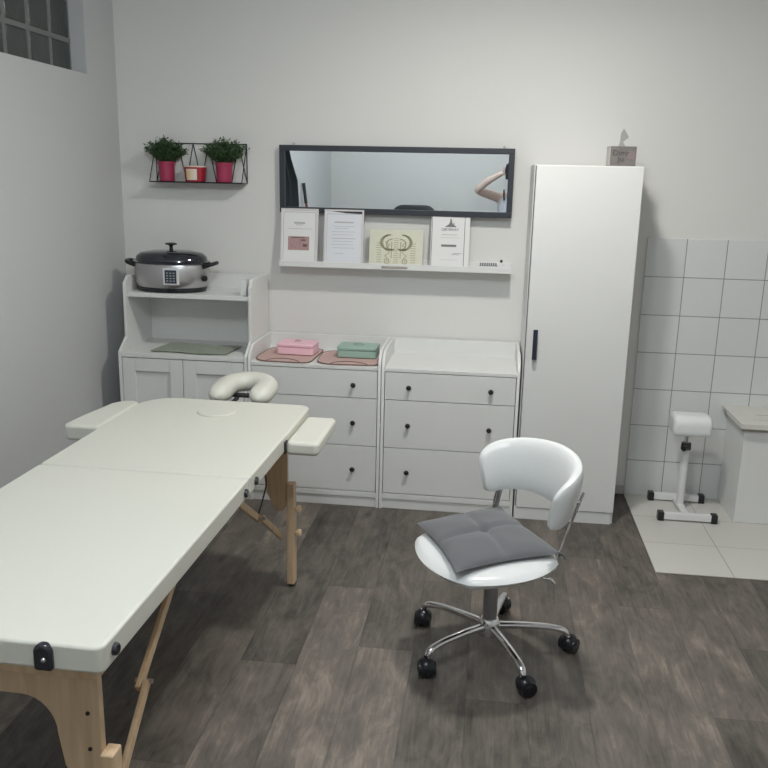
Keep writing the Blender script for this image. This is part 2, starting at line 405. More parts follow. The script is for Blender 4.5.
# ------------------------------------------------------------------ open-shelf cabinet in the corner
cab = thing('storage_cabinet', 'white two-door cabinet with raised open shelf in the room corner, slow cooker on top', 'cabinet', (-1.405, 0, 0))
prof = [(YB, 0), (-.46, 0), (-.46, .785), (-.365, .85), (-.36, 1.135), (-.315, 1.172), (YB, 1.17)]
for x0, x1 in ((0, .0155), (.6845, .70)):
    bm = new(); side_profile(bm, x0, x1, prof); obj('side_panel', bm, 'white', cab, bevel=.0015)
bx('back_panel', (.0155, .6845, YB-.014, YB, .05, 1.165), 'white', cab, bevel=.001)
bx('middle_shelf', (.0155, .6845, -.455, YB-.016, .757, .779), 'white', cab, bevel=.0015)
bx('top_shelf', (.0155, .6845, -.345, YB-.016, 1.062, 1.085), 'white', cab, bevel=.0015)
bx('plinth', (.0155, .6845, -.448, -.42, 0, .052), 'white', cab, bevel=.001)
bx('bottom_rail', (.0155, .6845, -.455, -.41, .055, .08), 'white', cab, bevel=.001)
bx('carcass_shadow_lining', (.017, .683, -.428, -.405, .08, .756), 'gap', cab, bevel=0)
for x0, x1, kx in ((.0185, .3485, .32), (.3515, .6815, .38)):
    d = bx('door', (x0, x1, -.440, -.430, .088, .752), 'white', cab, bevel=0)
    bm = new()
    w = .07
    box(bm, x0, x0+w, -.454, -.440, .088, .752); box(bm, x1-w, x1, -.454, -.440, .088, .752)
    box(bm, x0+w, x1-w, -.454, -.440, .752-w, .752); box(bm, x0+w, x1-w, -.454, -.440, .088, .088+w)
    obj('door_frame', bm, 'white', d, bevel=.003)
    bm = new(); lathe(bm, [(.005, 0), (.0055, .012), (.012, .016), (.0135, .021), (.011, .026), (.004, .028)], n=20)
    obj('knob', bm, 'knob', d, loc=(kx, -.454, .42), rot=(R(90), 0, 0))

# sage cloth on the middle shelf
bm = new()
def clothf(u, v, s):
    x = .165+.42*u + .02*(v-.5); y = -.415+.24*v + .012*math.sin(7*u); z = .7805+.0035*s*(0 if False else 1) + .0015*math.sin(19*u+5*v) + .002
    return (x, y, z)
blob(bm, clothf, 24, 14)
cl = tag(obj('folded_cloth', bm, 'sage', loc=(-1.405, 0, .0)), 'sage green patterned cloth laid flat in the open bay of the corner cabinet', 'cloth')

sb = thing('carton', 'small plain white carton at the right end of the corner cabinet top shelf', 'box', (-.758, -.290, 1.0855))
bx('body', (-.016, .016, -.03, .03, 0, .082), 'white_in', sb, bevel=.002)
bx('flap', (-.016, .016, -.0305, .03, .0825, .0845), 'white_in', sb, bevel=0)
# slow cooker
ck = thing('slow_cooker', 'oval steel slow cooker with black lid on top of the corner cabinet', 'slow cooker', (-1.19, -.20, 1.0855))
n = 48
bm = new(); lathe(bm, [(.15, 0), (.185, .003), (.192, .02), (.19, .028)], n=n, sx=1, sy=.72); obj('base', bm, 'black', ck)
bm = new(); lathe(bm, [(.19, .026), (.2, .04), (.205, .09), (.203, .14), (.199, .15)], n=n, sx=1, sy=.72); obj('body', bm, 'steel', ck)
bm = new(); lathe(bm, [(.2, .149), (.212, .152), (.212, .16), (.195, .165)], n=n, sy=.72); obj('rim', bm, 'gloss_black', ck)
bm = new(); lathe(bm, [(.198, .162), (.192, .185), (.17, .204), (.10, .216), (.02, .219)], n=n, sy=.72); lid = obj('lid', bm, 'gloss_black', ck)
bm = new(); lathe(bm, [(.012, .216), (.009, .235), (.014, .243), (.032, .247), (.032, .254), (.012, .257)], n=24, sy=.7); obj('lid_knob', bm, 'black', lid)
for s in (-1, 1):
    bm = new(); tube(bm, [(s*.19, -.045, .135), (s*.235, -.04, .150), (s*.25, 0, .155), (s*.235, .04, .150), (s*.19, .045, .135)], .011, n=10); obj('side_handle', bm, 'black', ck)
bm = new(); box(bm, -.044, .044, -.1505, -.135, .045, .135); pn = obj('control_panel', bm, 'clear', ck, bevel=.006, loc=(.048, .001, 0))
bm = new(); box(bm, -.032, .032, -.1525, -.149, .055, .125); obj('display', bm, mat('blue_black_panel', (.03, .045, .07), .3), pn, bevel=.002)
bm = new()
for zz in (.068, .082, .096, .11):
    for xx in (-.018, 0, .018): box(bm, xx-.005, xx+.005, -.1532, -.152, zz-.0025, zz+.0025)
obj('button_marks', bm, 'ink_light', pn)
bm = new(); cyl(bm, (.190, -.045, .075), (.207, -.052, .075), .018, .015); obj('dial', bm, 'black', ck, bevel=.002)

# ------------------------------------------------------------------ wardrobe
w = thing('wardrobe', 'tall narrow white wardrobe with one dark bar handle', 'wardrobe', (.71, 0, 0))
WW, WH, WD = .502, 1.783, .478
bx('carcass', [(0, .016, -WD+.022, YB, 0, WH), (WW-.016, WW, -WD+.022, YB, 0, WH), (.016, WW-.016, -WD+.022, YB, WH-.02, WH), (.016, WW-.016, -WD+.022, YB, .06, .08), (.016, WW-.016, YB-.01, YB, .08, WH-.02)], 'white', w, bevel=.001)
bx('plinth', (.0, WW-.012, -WD+.006, -WD+.022, 0, .062), 'white', w, bevel=.001)
dr = bx('door', (.009, WW-.002, -WD-.0, -WD+.019, .066, WH-.004), 'white', w, bevel=.002)
bx('door_edge_gap', (.004, .010, -WD+.019, -WD+.024, .066, WH-.004), 'gap', w, bevel=0)
bm = new(); box(bm, .040, .062, -WD-.03, -WD-.022, .852, 1.002); box(bm, .043, .059, -WD-.023, -WD, .857, .87); box(bm, .043, .059, -WD-.023, -WD, .984, .997)
obj('handle', bm, 'handle', dr, bevel=.002)

# tissue box
tb = thing('tissue_box', 'grey tissue box with script lettering and a tissue pulled up, on the wardrobe', 'tissue box', (1.125, -.30, WH+.0005), R(3))
bx('carton', (-.06, .06, -.055, .055, 0, .092), 'tissuebox', tb, bevel=.002)
bx('side_face', (-.0612, -.0598, -.05, .05, .004, .088), 'tissuebox_side', tb, bevel=0)
bm = new()
vs = [(-.018, 0, .091), (.018, 0, .091), (.006, .004, .115), (.028, .0, .135), (.012, -.006, .160), (.002, .004, .176), (-.012, .006, .150), (-.008, 0, .118)]
prism(bm, [(a[0], a[2]) for a in vs], -.004, .004, 'y')
bmesh.ops.subdivide_edges(bm, edges=bm.edges, cuts=2)
for v_ in bm.verts: v_.co.y += .012*math.sin(v_.co.z*70)+.006*math.sin(v_.co.x*150)
obj('tissue', bm, 'tissue', tb)
text_mesh('script_lettering', 'Dimr', .036, 'ink_dark', tb, (-.012, -.0556, .050))
text_mesh('script_lettering', 'Jui', .032, 'ink_dark', tb, (-.010, -.0556, .022))
bx('printed_panel', (.02, .052, -.0556, -.0549, .035, .07), mat('rose_print', (.24, .19, .185), .8), tb, bevel=0)

# ------------------------------------------------------------------ mirror
mi = thing('wall_mirror', 'long framed mirror on the back wall above the picture ledge', 'mirror', (-.002, -.040, 1.512), R(-1.0))
mi.rotation_euler = (R(.48), 0, R(-1.0))
MW, MH, FW = .626, .354, .030
bm = new()
box(bm, -MW, MW, -.012, .012, 0, FW); box(bm, -MW, MW, -.012, .012, MH-FW, MH); box(bm, -MW, -MW+FW, -.012, .012, FW, MH-FW); box(bm, MW-FW, MW, -.012, .012, FW, MH-FW)
obj('frame', bm, 'frame', mi, bevel=.003)
bx('mirror_glass', (-MW+FW-.005, MW-FW+.005, -.002, .002, FW-.005, MH-FW+.005), 'mirror', mi, bevel=0)
for x in (-.55, .57):
    bm = new(); cyl(bm, (x, .002, MH-.004), (x, .002, MH+.012), .006); cyl(bm, (x, .0, MH+.008), (x, .026, MH+.008), .003); obj('hanging_hook', bm, 'steel', mi)

# ------------------------------------------------------------------ picture ledge
lg = thing('picture_ledge', 'long white picture ledge on the back wall under the mirror', 'shelf', (0, 0, 1.228))
bx('base', (-.612, .637, -.118, 0, .0, .012), 'white', lg, bevel=.001)
bx('front_lip', (-.612, .637, -.128, -.118, .0, .031), 'white', lg, bevel=.001)
bx('back_lip', (-.612, .637, -.012, 0, .012, .045), 'white', lg, bevel=.001)
LZ = 1.2405
def leaning(name, label, cat, x0, x1, h, th=.012, yb=-.085, lean=10, m='paper', group=None):
    t = thing(name, label, cat, ((x0+x1)/2, yb, LZ+.001)); t.rotation_euler = (R(-lean), 0, 0)
    if group: t['group'] = group
    return t, (x1-x0)/2
def lines(name, t, rows, m, y):
    bm = new()
    for x0, x1, z0, z1 in rows: box(bm, x0, x1, y-.0006, y, z0, z1)
    return obj(name, bm, m, t)
# certificate 1
t, hw = leaning('framed_certificate', 'framed white certificate with a pink picture, at the left end of the ledge', 'framed certificate', -.617, -.41, .295, lean=8)
bx('frame', [(-hw, -hw+.009, -.006, .006, 0, .295), (hw-.009, hw, -.006, .006, 0, .295), (-hw+.009, hw-.009, -.006, .006, 0, .009), (-hw+.009, hw-.009, -.006, .006, .286, .295)], 'acrylic', t, bevel=.001)
bx('sheet', (-hw+.009, hw-.009, -.001, .005, .009, .286), 'paper', t, bevel=0)
lines('border_line', t, [(-hw+.014, hw-.014, .274, .276), (-hw+.014, -hw+.016, .02, .276), (hw-.016, hw-.014, .02, .276)], 'lav', -.001)
lines('printed_text', t, [(-.03, .03, .213, .223), (-.02, .02, .206, .209), (-.062, .070, .186, .188)], 'ink_light', -.001)
lines('picture', t, [(-.062, .055, .072, .146)], 'pink_print', -.001)
lines('picture_marks', t, [(-.045, .03, .137, .142), (.01, .035, .122, .130), (.02, .045, .090, .105)], 'placemat_edge', -.0017)
# certificate 2
t, hw = leaning('framed_certificate', 'framed cool-white certificate full of fine text, second from the left on the ledge', 'framed certificate', -.377, -.161, .295, lean=8)
bx('frame', [(-hw, -hw+.010, -.006, .006, 0, .295), (hw-.010, hw, -.006, .006, 0, .295), (-hw+.010, hw-.010, -.006, .006, 0, .009), (-hw+.010, hw-.010, -.006, .006, .286, .295)], 'acrylic', t, bevel=.001)
bx('sheet', (-hw+.010, hw-.010, -.001, .005, .009, .286), 'paper_blue', t, bevel=0)
lines('border_line', t, [(-hw+.014, hw-.014, .270, .272), (-hw+.014, -hw+.0155, .02, .272)], 'lav', -.001)
lines('printed_text', t, [(-.052, .052, .224, .231), (-.06, .06, .205, .207), (-.05, .03, .194, .196), (-.065, .06, .176, .178), (-.062, .05, .160, .162), (-.065, .065, .140, .143), (-.06, .05, .125, .127), (-.065, .055, .108, .110), (-.06, .06, .09, .092), (-.05, .0, .06, .062)], 'ink_light', -.001)
# ornament book
t, hw = leaning('ornament_print', 'landscape yellow-green print with twin ornament columns standing on the ledge', 'print', -.127, .163, .2, lean=10)
bx('board', (-hw, hw, -.004, .004, 0, .196), 'book', t, bevel=.001)
rows = []; rr = random.Random(5)
for s in (-1, 1):
    for k in range(40):      # arched band over each column
        a = (k/40)*math.pi*1.15; rx = .046+.006*math.sin(k*2.1); cx = s*.022
        x = cx + s*(.012+rx*math.sin(a)); z = .128+.040*math.cos(a); rows.append((x-.005, x+.005, z-.004, z+.004))
        x = cx + s*.030*math.sin(a); z = .118+.028*math.cos(a); rows.append((x-.0025, x+.0025, z-.0025, z+.0025))
    for k in range(22):
        a = k/22*2*math.pi; rows.append((s*.048+.013*math.cos(a)-.0025, s*.048+.013*math.cos(a)+.0025, .028+.013*math.sin(a)-.0025, .028+.013*math.sin(a)+.0025))
    rows.append((s*.048-.004, s*.048+.004, .024, .032))
    for k in range(16):
        z = .045+k*.0055; x = s*(.046+.010*math.sin(k*.9)); rows.append((x-.007, x+.004, z, z+.003)); rows.append((s*.024-.003, s*.024+.003, z, z+.004))
    for k in range(9):
        z = .022+k*.0125; rows.append((s*.092-.017+rr.random()*.006, s*.092+.014, z, z+.003))
for k in range(14): rows.append((-.015+rr.random()*.004, .015-rr.random()*.004, .018+k*.010, .0205+k*.010))
lines('ornament_drawing', t, rows, 'olive', -.004)
bx('name_plate', (-.052, .088, -.1315, -.128, .008, .020), 'taupe', lg, bevel=.001)
# certificate 4
t, hw = leaning('framed_certificate', 'thin-edged certificate with a tower emblem and CERTIFIKAT heading on the ledge', 'framed certificate', .203, .409, .297, lean=8)
bx('sheet', (-hw, hw, -.004, .004, 0, .297), 'paper', t, bevel=.001)
lines('border_line', t, [(-hw+.004, hw-.004, .293, .2955), (-hw+.004, -hw+.0065, .0, .295), (hw-.0285, hw-.026, .0, .288), (-hw+.008, hw-.02, .284, .2855)], 'ink_dark', -.004)
bm = new(); prism(bm, [(-.030, .218), (.030, .218), (.030, .222), (.020, .228), (.017, .246), (.012, .230), (.007, .246), (.004, .262), (-.003, .262), (-.004, .246), (-.010, .232), (-.026, .222)], -.0046, -.004, 'y'); obj('emblem', bm, 'ink', t)
text_mesh('heading', 'CERTIFIKAT', .0175, 'ink_dark', t, (-.003, -.0048, .199))
lines('printed_text', t, [(-.046, .036, .176, .179), (-.05, .05, .162, .1635)], 'ink_light', -.004)
lines('name_line', t, [(-.046, .034, .114, .126)], 'ink', -.004)
lines('signature', t, [(.018, .065, .078, .082), (.01, .05, .072, .075), (-.05, .04, .045, .0465)], 'ink_light', -.004)
# small sign
t = thing('small_sign', 'tiny dark-lettered desk sign at the right end of the ledge', 'sign', (.52, -.1, LZ))
bx('plate', (-.075, .075, -.008, .008, 0, .042), 'clear', t, bevel=.002)
bm = new()
for k in range(8): box(bm, -.050+k*.0115, -.042+k*.0115, -.009, -.008, .026 - .000*k, .040); 
box(bm, -.052, .045, -.0088, -.008, .023, .026)
obj('lettering', bm, 'ink', t)
bm = new(); sphere(bm, (.062, -.002, .050), .008, n=8); obj('stud', bm, 'ink_dark', t)

# ------------------------------------------------------------------ wire shelf with plants
sh = thing('wire_shelf', 'small black wire wall shelf holding two potted plants and a candle', 'shelf', (-1.075, 0, 1.66))
bm = new()
X0, X1, D = -.256, .258, .112; r = .0026
def wl(*p, rr=r): tube(bm, p, rr, n=6, smooth=False)
wl((X0, -.004, 0), (X1, -.004, 0)); wl((X0, -D, 0), (X1, -D, 0), rr=.0035); wl((X0, -.004, .205), (X1, -.004, .205), rr=.003)
for x in (X0, X1): wl((x, -D, 0), (x, -.004, 0)); wl((x, -.004, 0), (x, -.004, .205)); wl((x, -D, 0), (x, -.004, .205))
for a, b in ((-.256, -.17), (-.17, -.085), (-.085, 0), (0, .085), (.085, .17), (.17, .258)):
    m_ = (a+b)/2; wl((a, -.004, 0), (m_, -.004, .205)); wl((m_, -.004, .205), (b, -.004, 0))
obj('wire_frame', bm, 'wire', sh)
bm = new(); box(bm, X0, X1, -D, -.004, -.002, .002); obj('tray', bm, 'wire', sh)
def plant(label, x, seed, first=None):
    t = thing('potted_plant', label, 'potted plant', (x, -.065, 1.6625))
    bm = new(); lathe(bm, [(.038, 0), (.041, .003), (.044, .09), (.047, .092), (.047, .104), (.043, .104), (.041, .094)], n=28); obj('pot', bm, 'pot', t)
    bm = new(); lathe(bm, [(.02, .088), (.0405, .0925), (.02, .097)], n=20); obj('soil', bm, 'soil', t)
    rr = random.Random(seed); bm = new(); bs = new()
    for k in range(210):
        a = rr.random()*2*math.pi; el = rr.random()**.7
        dirv = Vector((math.cos(a)*el*.70, math.sin(a)*el*.55, .50+.50*rr.random()*(1-el*.5))); l = .085+.055*rr.random()
        base = Vector((math.cos(a)*el*.03, math.sin(a)*el*.03, .094)); tip = base + dirv.normalized()*l + Vector((0, 0, -.012*el))
        tube(bs, [base, (base+tip)/2+Vector((0, 0, .006)), tip], .0009, n=3, smooth=False)
        for q in range(11):
            f = .3+.7*q/10; p = base.lerp(tip, f) + Vector((0, 0, .006*math.sin(math.pi*f)))
            d = Vector((rr.uniform(-1, 1), rr.uniform(-1, 1), rr.uniform(-.2, .9))).normalized(); L_ = .014+.010*rr.random(); s = d.cross(Vector((rr.uniform(-1, 1), rr.uniform(-1, 1), rr.uniform(-1, 1)))).normalized()*.0040
            v0 = bm.verts.new(p); v1 = bm.verts.new(p+d*L_*.5+s); v2 = bm.verts.new(p+d*L_); v3 = bm.verts.new(p+d*L_*.5-s)
            bm.faces.new((v0, v1, v2, v3))
    f = obj('foliage', bm, 'leaf', t, smooth=False); obj('stems', bs, 'stem', f)
plant('bushy green plant in a crimson pot at the left end of the wire shelf', -1.25, 1)
plant('bushy green plant in a crimson pot at the right end of the wire shelf', -.927, 2)
cd = thing('candle_jar', 'red glass candle with a gold and cream label between the two plants', 'candle', (-1.087, -.07, 1.6625))
bm = new(); lathe(bm, [(.048, 0), (.054, .003), (.060, .078), (.057, .078), (.052, .07)], n=32); obj('jar', bm, 'redglass', cd)
bm = new(); lathe(bm, [(.02, .062), (.054, .068), (.02, .074)], n=24); obj('wax', bm, 'wax', cd)
bm = new()
for k in range(12):
    a0 = R(-125+k*5.2); a1 = R(-125+(k+1)*5.2)
    bm.faces.new([bm.verts.new((rad*math.cos(a), rad*math.sin(a), z)) for (rad, a, z) in ((.0560, a0, .01), (.0560, a1, .01), (.0612, a1, .068), (.0612, a0, .068))])
bmesh.ops.remove_doubles(bm, verts=bm.verts, dist=1e-5)
lb = obj('label', bm, 'wax', cd)
bm = new()
for k in range(4):
    a0 = R(-118+k*5.2); a1 = R(-118+(k+1)*5.2)
    bm.faces.new([bm.verts.new((rad*math.cos(a), rad*math.sin(a), z)) for (rad, a, z) in ((.0572, a0, .016), (.0572, a1, .016), (.0615, a1, .060), (.0615, a0, .060))])
obj('gold_patch', bm, 'amber', lb)
bm = new(); lathe(bm, [(.058, .076), (.0615, .078), (.0615, .084), (.058, .085)], n=32); obj('rim', bm, 'wax', cd)

# ------------------------------------------------------------------ placemats and boxes on the left chest
def placemat(label, x0, x1, y0, y1, z, rz):
    cx, cy = (x0+x1)/2, (y0+y1)/2; a, b = (x1-x0)/2, (y1-y0)/2
    t = thing('placemat', label, 'placemat', (cx, cy, z), rz)
    poly = []
    for k in range(48):
        th = 2*math.pi*k/48; c, s = math.cos(th), math.sin(th); e = .38
        poly.append((a*math.copysign(abs(c)**e, c)*(1-.04*math.cos(3*th)), b*math.copysign(abs(s)**e, s)))
    bm = new(); prism(bm, poly, 0, .006); obj('mat', bm, 'placemat', t, bevel=.001)
    bm = new(); tube(bm, [(p[0], p[1], .005) for p in poly]+[(poly[0][0], poly[0][1], .005)], .0028, n=6, smooth=False); obj('edge_piping', bm, 'placemat_edge', t)
    bm = new(); tube(bm, [(-a*.55, -b*.95, .0068), (-a*.4, -b*.72, .0072), (0, -b*.62, .0075), (a*.4, -b*.75, .0072), (a*.6, -b*.95, .0068)], .0022, n=6); obj('stitched_fold', bm, 'placemat_edge', t)
    return t
placemat('dusty pink placemat with brown edging under the pink box', -.672, -.366, -.445, -.07, .7635, R(-2))
placemat('dusty pink placemat with brown edging under the mint box', -.350, -.022, -.440, -.10, .7635, R(3))
def lidded(name, label, x0, x1, y0, y1, z, h, m, rz=0, knobm=None):
    cx, cy = (x0+x1)/2, (y0+y1)/2; a, b = (x1-x0)/2, (y1-y0)/2
    t = thing(name, label, 'box', (cx, cy, z), rz)
    bm = new(); prism(bm, rrect(-a, a, -b, b, .018), 0, h*.62); obj('body', bm, m, t, bevel=.003)
    bm = new(); prism(bm, rrect(-a-.001, a+.001, -b-.001, b+.001, .019), h*.62+.001, h); ld = obj('lid', bm, m, t, bevel=.008, seg=4)
    return t, ld, h
t, ld, h = lidded('storage_box', 'pale pink lidded box on the left placemat', -.592, -.388, -.28, -.14, .773, .060, 'pinkbox', R(-3))
bm = new(); tube(bm, [(-.02, 0, h-.002), (0, 0, h+.008), (.02, 0, h-.002)], .004, n=8); obj('lid_handle', bm, 'placemat', ld)
t, ld, h = lidded('storage_box', 'mint green lidded box on the right placemat', -.262, -.050, -.29, -.14, .773, .058, 'mint', R(-1))
bm = new(); tube(bm, [(-.03, 0, h-.004), (-.02, 0, h+.006), (.02, 0, h+.006), (.03, 0, h-.004)], .004, n=8); obj('lid_handle', bm, mat('mint_grey', (.35, .42, .4), .4), ld)

# ------------------------------------------------------------------ massage table
T = thing('massage_table', 'cream massage table on beech legs with headrest and arm pads', 'massage table', (-.583, -2.19, 0), R(-.9))
def L2(x, y): return (x+.572, y+2.19)
TZ = .76; TH = .062
xl, xr = -.356, .366
fy = 2.19-1.215; sy = 2.19-2.125; ny = 2.19-3.155
def pad(y0, y1, rad, name='mattress_half'):
    bm = new(); prism(bm, rrect(xl, xr, y0, y1, rad, 8), TZ-TH, TZ); return obj(name, bm, 'cream', T, bevel=.030, seg=7)
pad(sy+.003, fy, (.008, .008, .05, .14)); pad(ny, sy-.003, (.02, .02, .008, .008))
bx('under_frame', [(xl+.03, xr-.03, sy+.03, fy-.03, TZ-TH-.035, TZ-TH), (xl+.03, xr-.03, ny+.03, sy-.03, TZ-TH-.035, TZ-TH)], 'wood', T, bevel=.002)
bm = new(); cyl(bm, (.012, -1.40+2.19, TZ-.006), (.012, -1.40+2.19, TZ+.008), .080, n=40); obj('face_hole_plug', bm, 'cream', T, bevel=.006, seg=3)
# end frames: board with an arch cut out
def end_frame(y0, dx):
    ftop = TZ-TH; o = .302; li = .20; hz = .34
    poly = [(-o, ftop), (-o, hz+.03), (-o+.02, hz), (-o+.05, hz), (-li-.012, .42), (-li, .50)]
    for k in range(1, 8):
        a = R(180-90*k/8); poly.append((-li+.08+.08*math.cos(a), .50+.09*math.sin(a)))
    poly += [(-li+.08, .59)]
    poly += [(-x, z) for x, z in reversed(poly)]
    poly = [(x+dx, z) for x, z in poly]
    bm = new(); prism(bm, poly, y0-.011, y0+.011, 'y'); return obj('end_frame', bm, 'wood', T, bevel=.003)
for yy, s in ((-1.375+2.19, -1), (-3.085+2.19, 1)):
    dx = .018 if s > 0 else 0
    ef = end_frame(yy, dx)
    for sx in (-1, 1):
        bm = new(); box(bm, dx+sx*.3165-.0160, dx+sx*.3165+.0160, yy-.023, yy+.023, .012, .465); lgx = obj('leg', bm, 'wood', T, bevel=.004)
        bm = new(); cyl(bm, (dx+sx*.3165, yy, 0), (dx+sx*.3165, yy, .014), .0155); obj('rubber_foot', bm, 'rubber', lgx)
        for z in (.35, .243):
            bm = new(); lathe(bm, [(.006, 0), (.007, .006), (.015, .009), (.017, .02), (.013, .026)], n=16)
            obj('knob', bm, 'wood', lgx, loc=(dx+sx*.332, yy, z), rot=(0, R(90)*sx, 0))
    (d1, z1), (d2, z2) = ((.30, .428), (.56, .60)) if s < 0 else ((.27, .460), (.60, .69))
    for sx in (-.275-dx*.5, .275+dx*1.6):
        ox = .016*(1 if sx > 0 else -1); y1 = yy+s*d1; y2 = yy+s*d2
        bm = new(); bar(bm, (sx, yy+s*.012, .225), (sx, y1, z1), .014, .028); b1 = obj('brace', bm, 'wood', T, bevel=.003)
        bm = new(); bar(bm, (sx-ox, y1-s*.02, z1-.014), (sx-ox, y2, z2), .014, .028); b2 = obj('brace', bm, 'wood', T, bevel=.003)
        bm = new(); cyl(bm, (sx-ox*2.0, y1, z1), (sx+ox*.9, y1, z1), .006, n=14); obj('hinge_bolt', bm, 'steel', b1)
# black sockets along the edge
def socket(p, d, r, l, name='edge_socket'):
    bm = new(); cyl(bm, Vector(p)-Vector(d)*.01, Vector(p)+Vector(d)*l, r, r*.82, n=20); return obj(name, bm, 'gloss_black', T, bevel=r*.25, seg=3)
for y, z in ((-2.05, .724), (-2.165, .724), (-3.10, .728)): socket((xr, y+2.19, z), (1, 0, 0), .016, .010)
for y in (-2.05, -2.165, -3.10): socket((xl, y+2.19, .724), (-1, 0, 0), .015, .010)
for cx_ in (.238, -.238):
    bm = new(); prism(bm, rrect(cx_-.021, cx_+.021, .700, .762, (.008, .008, .0205, .0205), 8), ny-.012, ny+.01, 'y'); cp = obj('corner_catch', bm, 'gloss_black', T, bevel=.010, seg=4)
    bm = new(); sphere(bm, (cx_+.004, ny-.011, .728), .006, n=8); obj('rivet', bm, 'chrome', cp)
    bm = new(); cyl(bm, (cx_, yy-.018, .655), (cx_, yy-.009, .655), .006, n=12); obj('screw', bm, 'chrome', cp)
for sx in (-1, 1):
    for z in (.47, .38):
        bm = new(); cyl(bm, (.018+sx*.275, yy-.0135, z+.09), (.018+sx*.275, yy-.010, z+.09), .005, n=12); obj('screw', bm, 'knob', ef)
# arm pads
for s, y0, y1 in ((1, -1.675, -1.315), (-1, -1.70, -1.30)):
    bm = new()
    if s > 0: poly = rrect(xr+.004, xr+.130, y0+2.19, y1+2.19, .02)
    else: poly = [(xl-.004, y0+2.19), (xl-.004, y1+2.19-.02), (xl-.03, y1+2.19), (xl-.075, y1+2.19-.01), (xl-.11, y1+2.19-.06), (xl-.14, y0+2.19+.14), (xl-.150, y0+2.19+.02), (xl-.135, y0+2.19)]
    prism(bm, poly, .688 if s > 0 else .700, .742 if s > 0 else .762); ar = obj('arm_pad', bm, 'cream', T, bevel=.018, seg=5)
    bm = new(); box(bm, s*(xr-.02) if s > 0 else xl-.06, (xr+.06) if s > 0 else xl+.02, (y0+y1)/2+2.19-.02, (y0+y1)/2+2.19+.02, .672, .688); obj('pad_bracket', bm, 'rubber', ar, bevel=.002)
    bm = new(); box(bm, (xr-.001) if s > 0 else xl-.006, (xr+.006) if s > 0 else xl+.001, y0+2.19-.004, y0+2.19+.03, .695, .74); obj('strap', bm, 'rubber', ar, bevel=.001)
# headrest
hr = bpy.data.objects.new('headrest', None); C.objects.link(hr); hr.parent = T; hr.location = (.022, 2.19-1.035, .772); hr.scale = (.93, 1.0, 1.0); hr.rotation_euler = (R(4), 0, R(0))
bm = new(); N_ = 44; NS = 16; rings = []
path = []
for i in range(N_+1):
    f = i/N_
    if f < .22: path.append((.100, -.15+.15*f/.22, 1, 0))
    elif f > .78: path.append((-.100, -.15*(f-.78)/.22, -1, 0))
    else:
        t_ = math.pi*(f-.22)/.56; path.append((.100*math.cos(t_), .105*math.sin(t_), math.cos(t_), math.sin(t_)))
for i, (px, py, nx, nyy) in enumerate(path):
    end = min(i, N_-i)/5; k = math.sqrt(max(0.02, 1-(1-min(end, 1))**2))
    rings.append([bm.verts.new((px+nx*.056*k*math.copysign(abs(math.cos(a))**.8, math.cos(a)), py+nyy*.056*k*math.copysign(abs(math.cos(a))**.8, math.cos(a)), .042*k*math.sin(a))) for a in [2*math.pi*j/NS for j in range(NS)]])
for a, b in zip(rings, rings[1:]):
    for j in range(NS): bm.faces.new((a[j], a[(j+1) % NS], b[(j+1) % NS], b[j]))
bm.faces.new(rings[0][::-1]); bm.faces.new(rings[-1])
obj('face_cushion', bm, 'cream', hr)
bm = new(); box(bm, -.10, .10, .02, .05, -.054, -.040); box(bm, -.065, -.045, -.22, .03, -.064, -.052); box(bm, .045, .065, -.22, .03, -.064, -.052)
obj('headrest_frame', bm, 'rubber', hr, bevel=.003)
bm = new(); tube(bm, [(.262, 2.19-1.66, .69), (.250, 2.19-1.52, .53), (.228, 2.19-1.50, .43), (.200, 2.19-1.50, .34)], .003, n=6); obj('hanging_cord', bm, 'rubber', T)

# ------------------------------------------------------------------ swivel chair
S = thing('swivel_chair', 'white swivel chair with curved backrest, grey cushion and chrome star base', 'chair', (.586, -1.765, 0), R(-57))
# base
bm = new(); lathe(bm, [(.030, .066), (.040, .070), (.042, .075), (.040, .12), (.032, .135), (.030, .137)], n=32); hub = obj('hub', bm, 'chrome', S)
bm = new(); lathe(bm, [(.0265, .13), (.0265, .27), (.024, .275), (.0145, .277), (.0145, .375)], n=24); obj('gas_lift', bm, mat('grey_column', (.30, .30, .31), .3, metal=.8), S)
def rotp(a, x, y, z): return (x*math.cos(a)-y*math.sin(a), x*math.sin(a)+y*math.cos(a), z)
for ang in (5.3, 76.9, 150, 222.5, 294):
    a = R(ang+57)
    bm = new(); tube(bm, [rotp(a, .03, 0, .105), rotp(a, .12, 0, .108), rotp(a, .22, 0, .104), rotp(a, .275, 0, .092), rotp(a, .294, 0, .070)], [.017, .0155, .0145, .0145, .012], n=14, sx=.8); lg_ = obj('leg', bm, 'chrome', S)
    bm = new(); ca = a + R(40+ang*1.7 % 90)
    def q(x, y, z): c = rotp(a, .294, 0, 0); d = rotp(ca, x, y, 0); return (c[0]+d[0], c[1]+d[1], z)
    for s in (-1, 1):
        cyl(bm, q(.012, s*.004, .0335), q(.012, s*.031, .0335), .0335, .027, n=24)
    cyl(bm, q(.012, -.02, .0335), q(.012, .02, .0335), .012, n=12)
    cyl(bm, q(0, 0, .03), q(0, 0, .078), .011, n=14)
    sphere(bm, q(.010, 0, .040), .034, (1.04, 1.04, .95), n=12)
    obj('caster', bm, 'black', lg_)
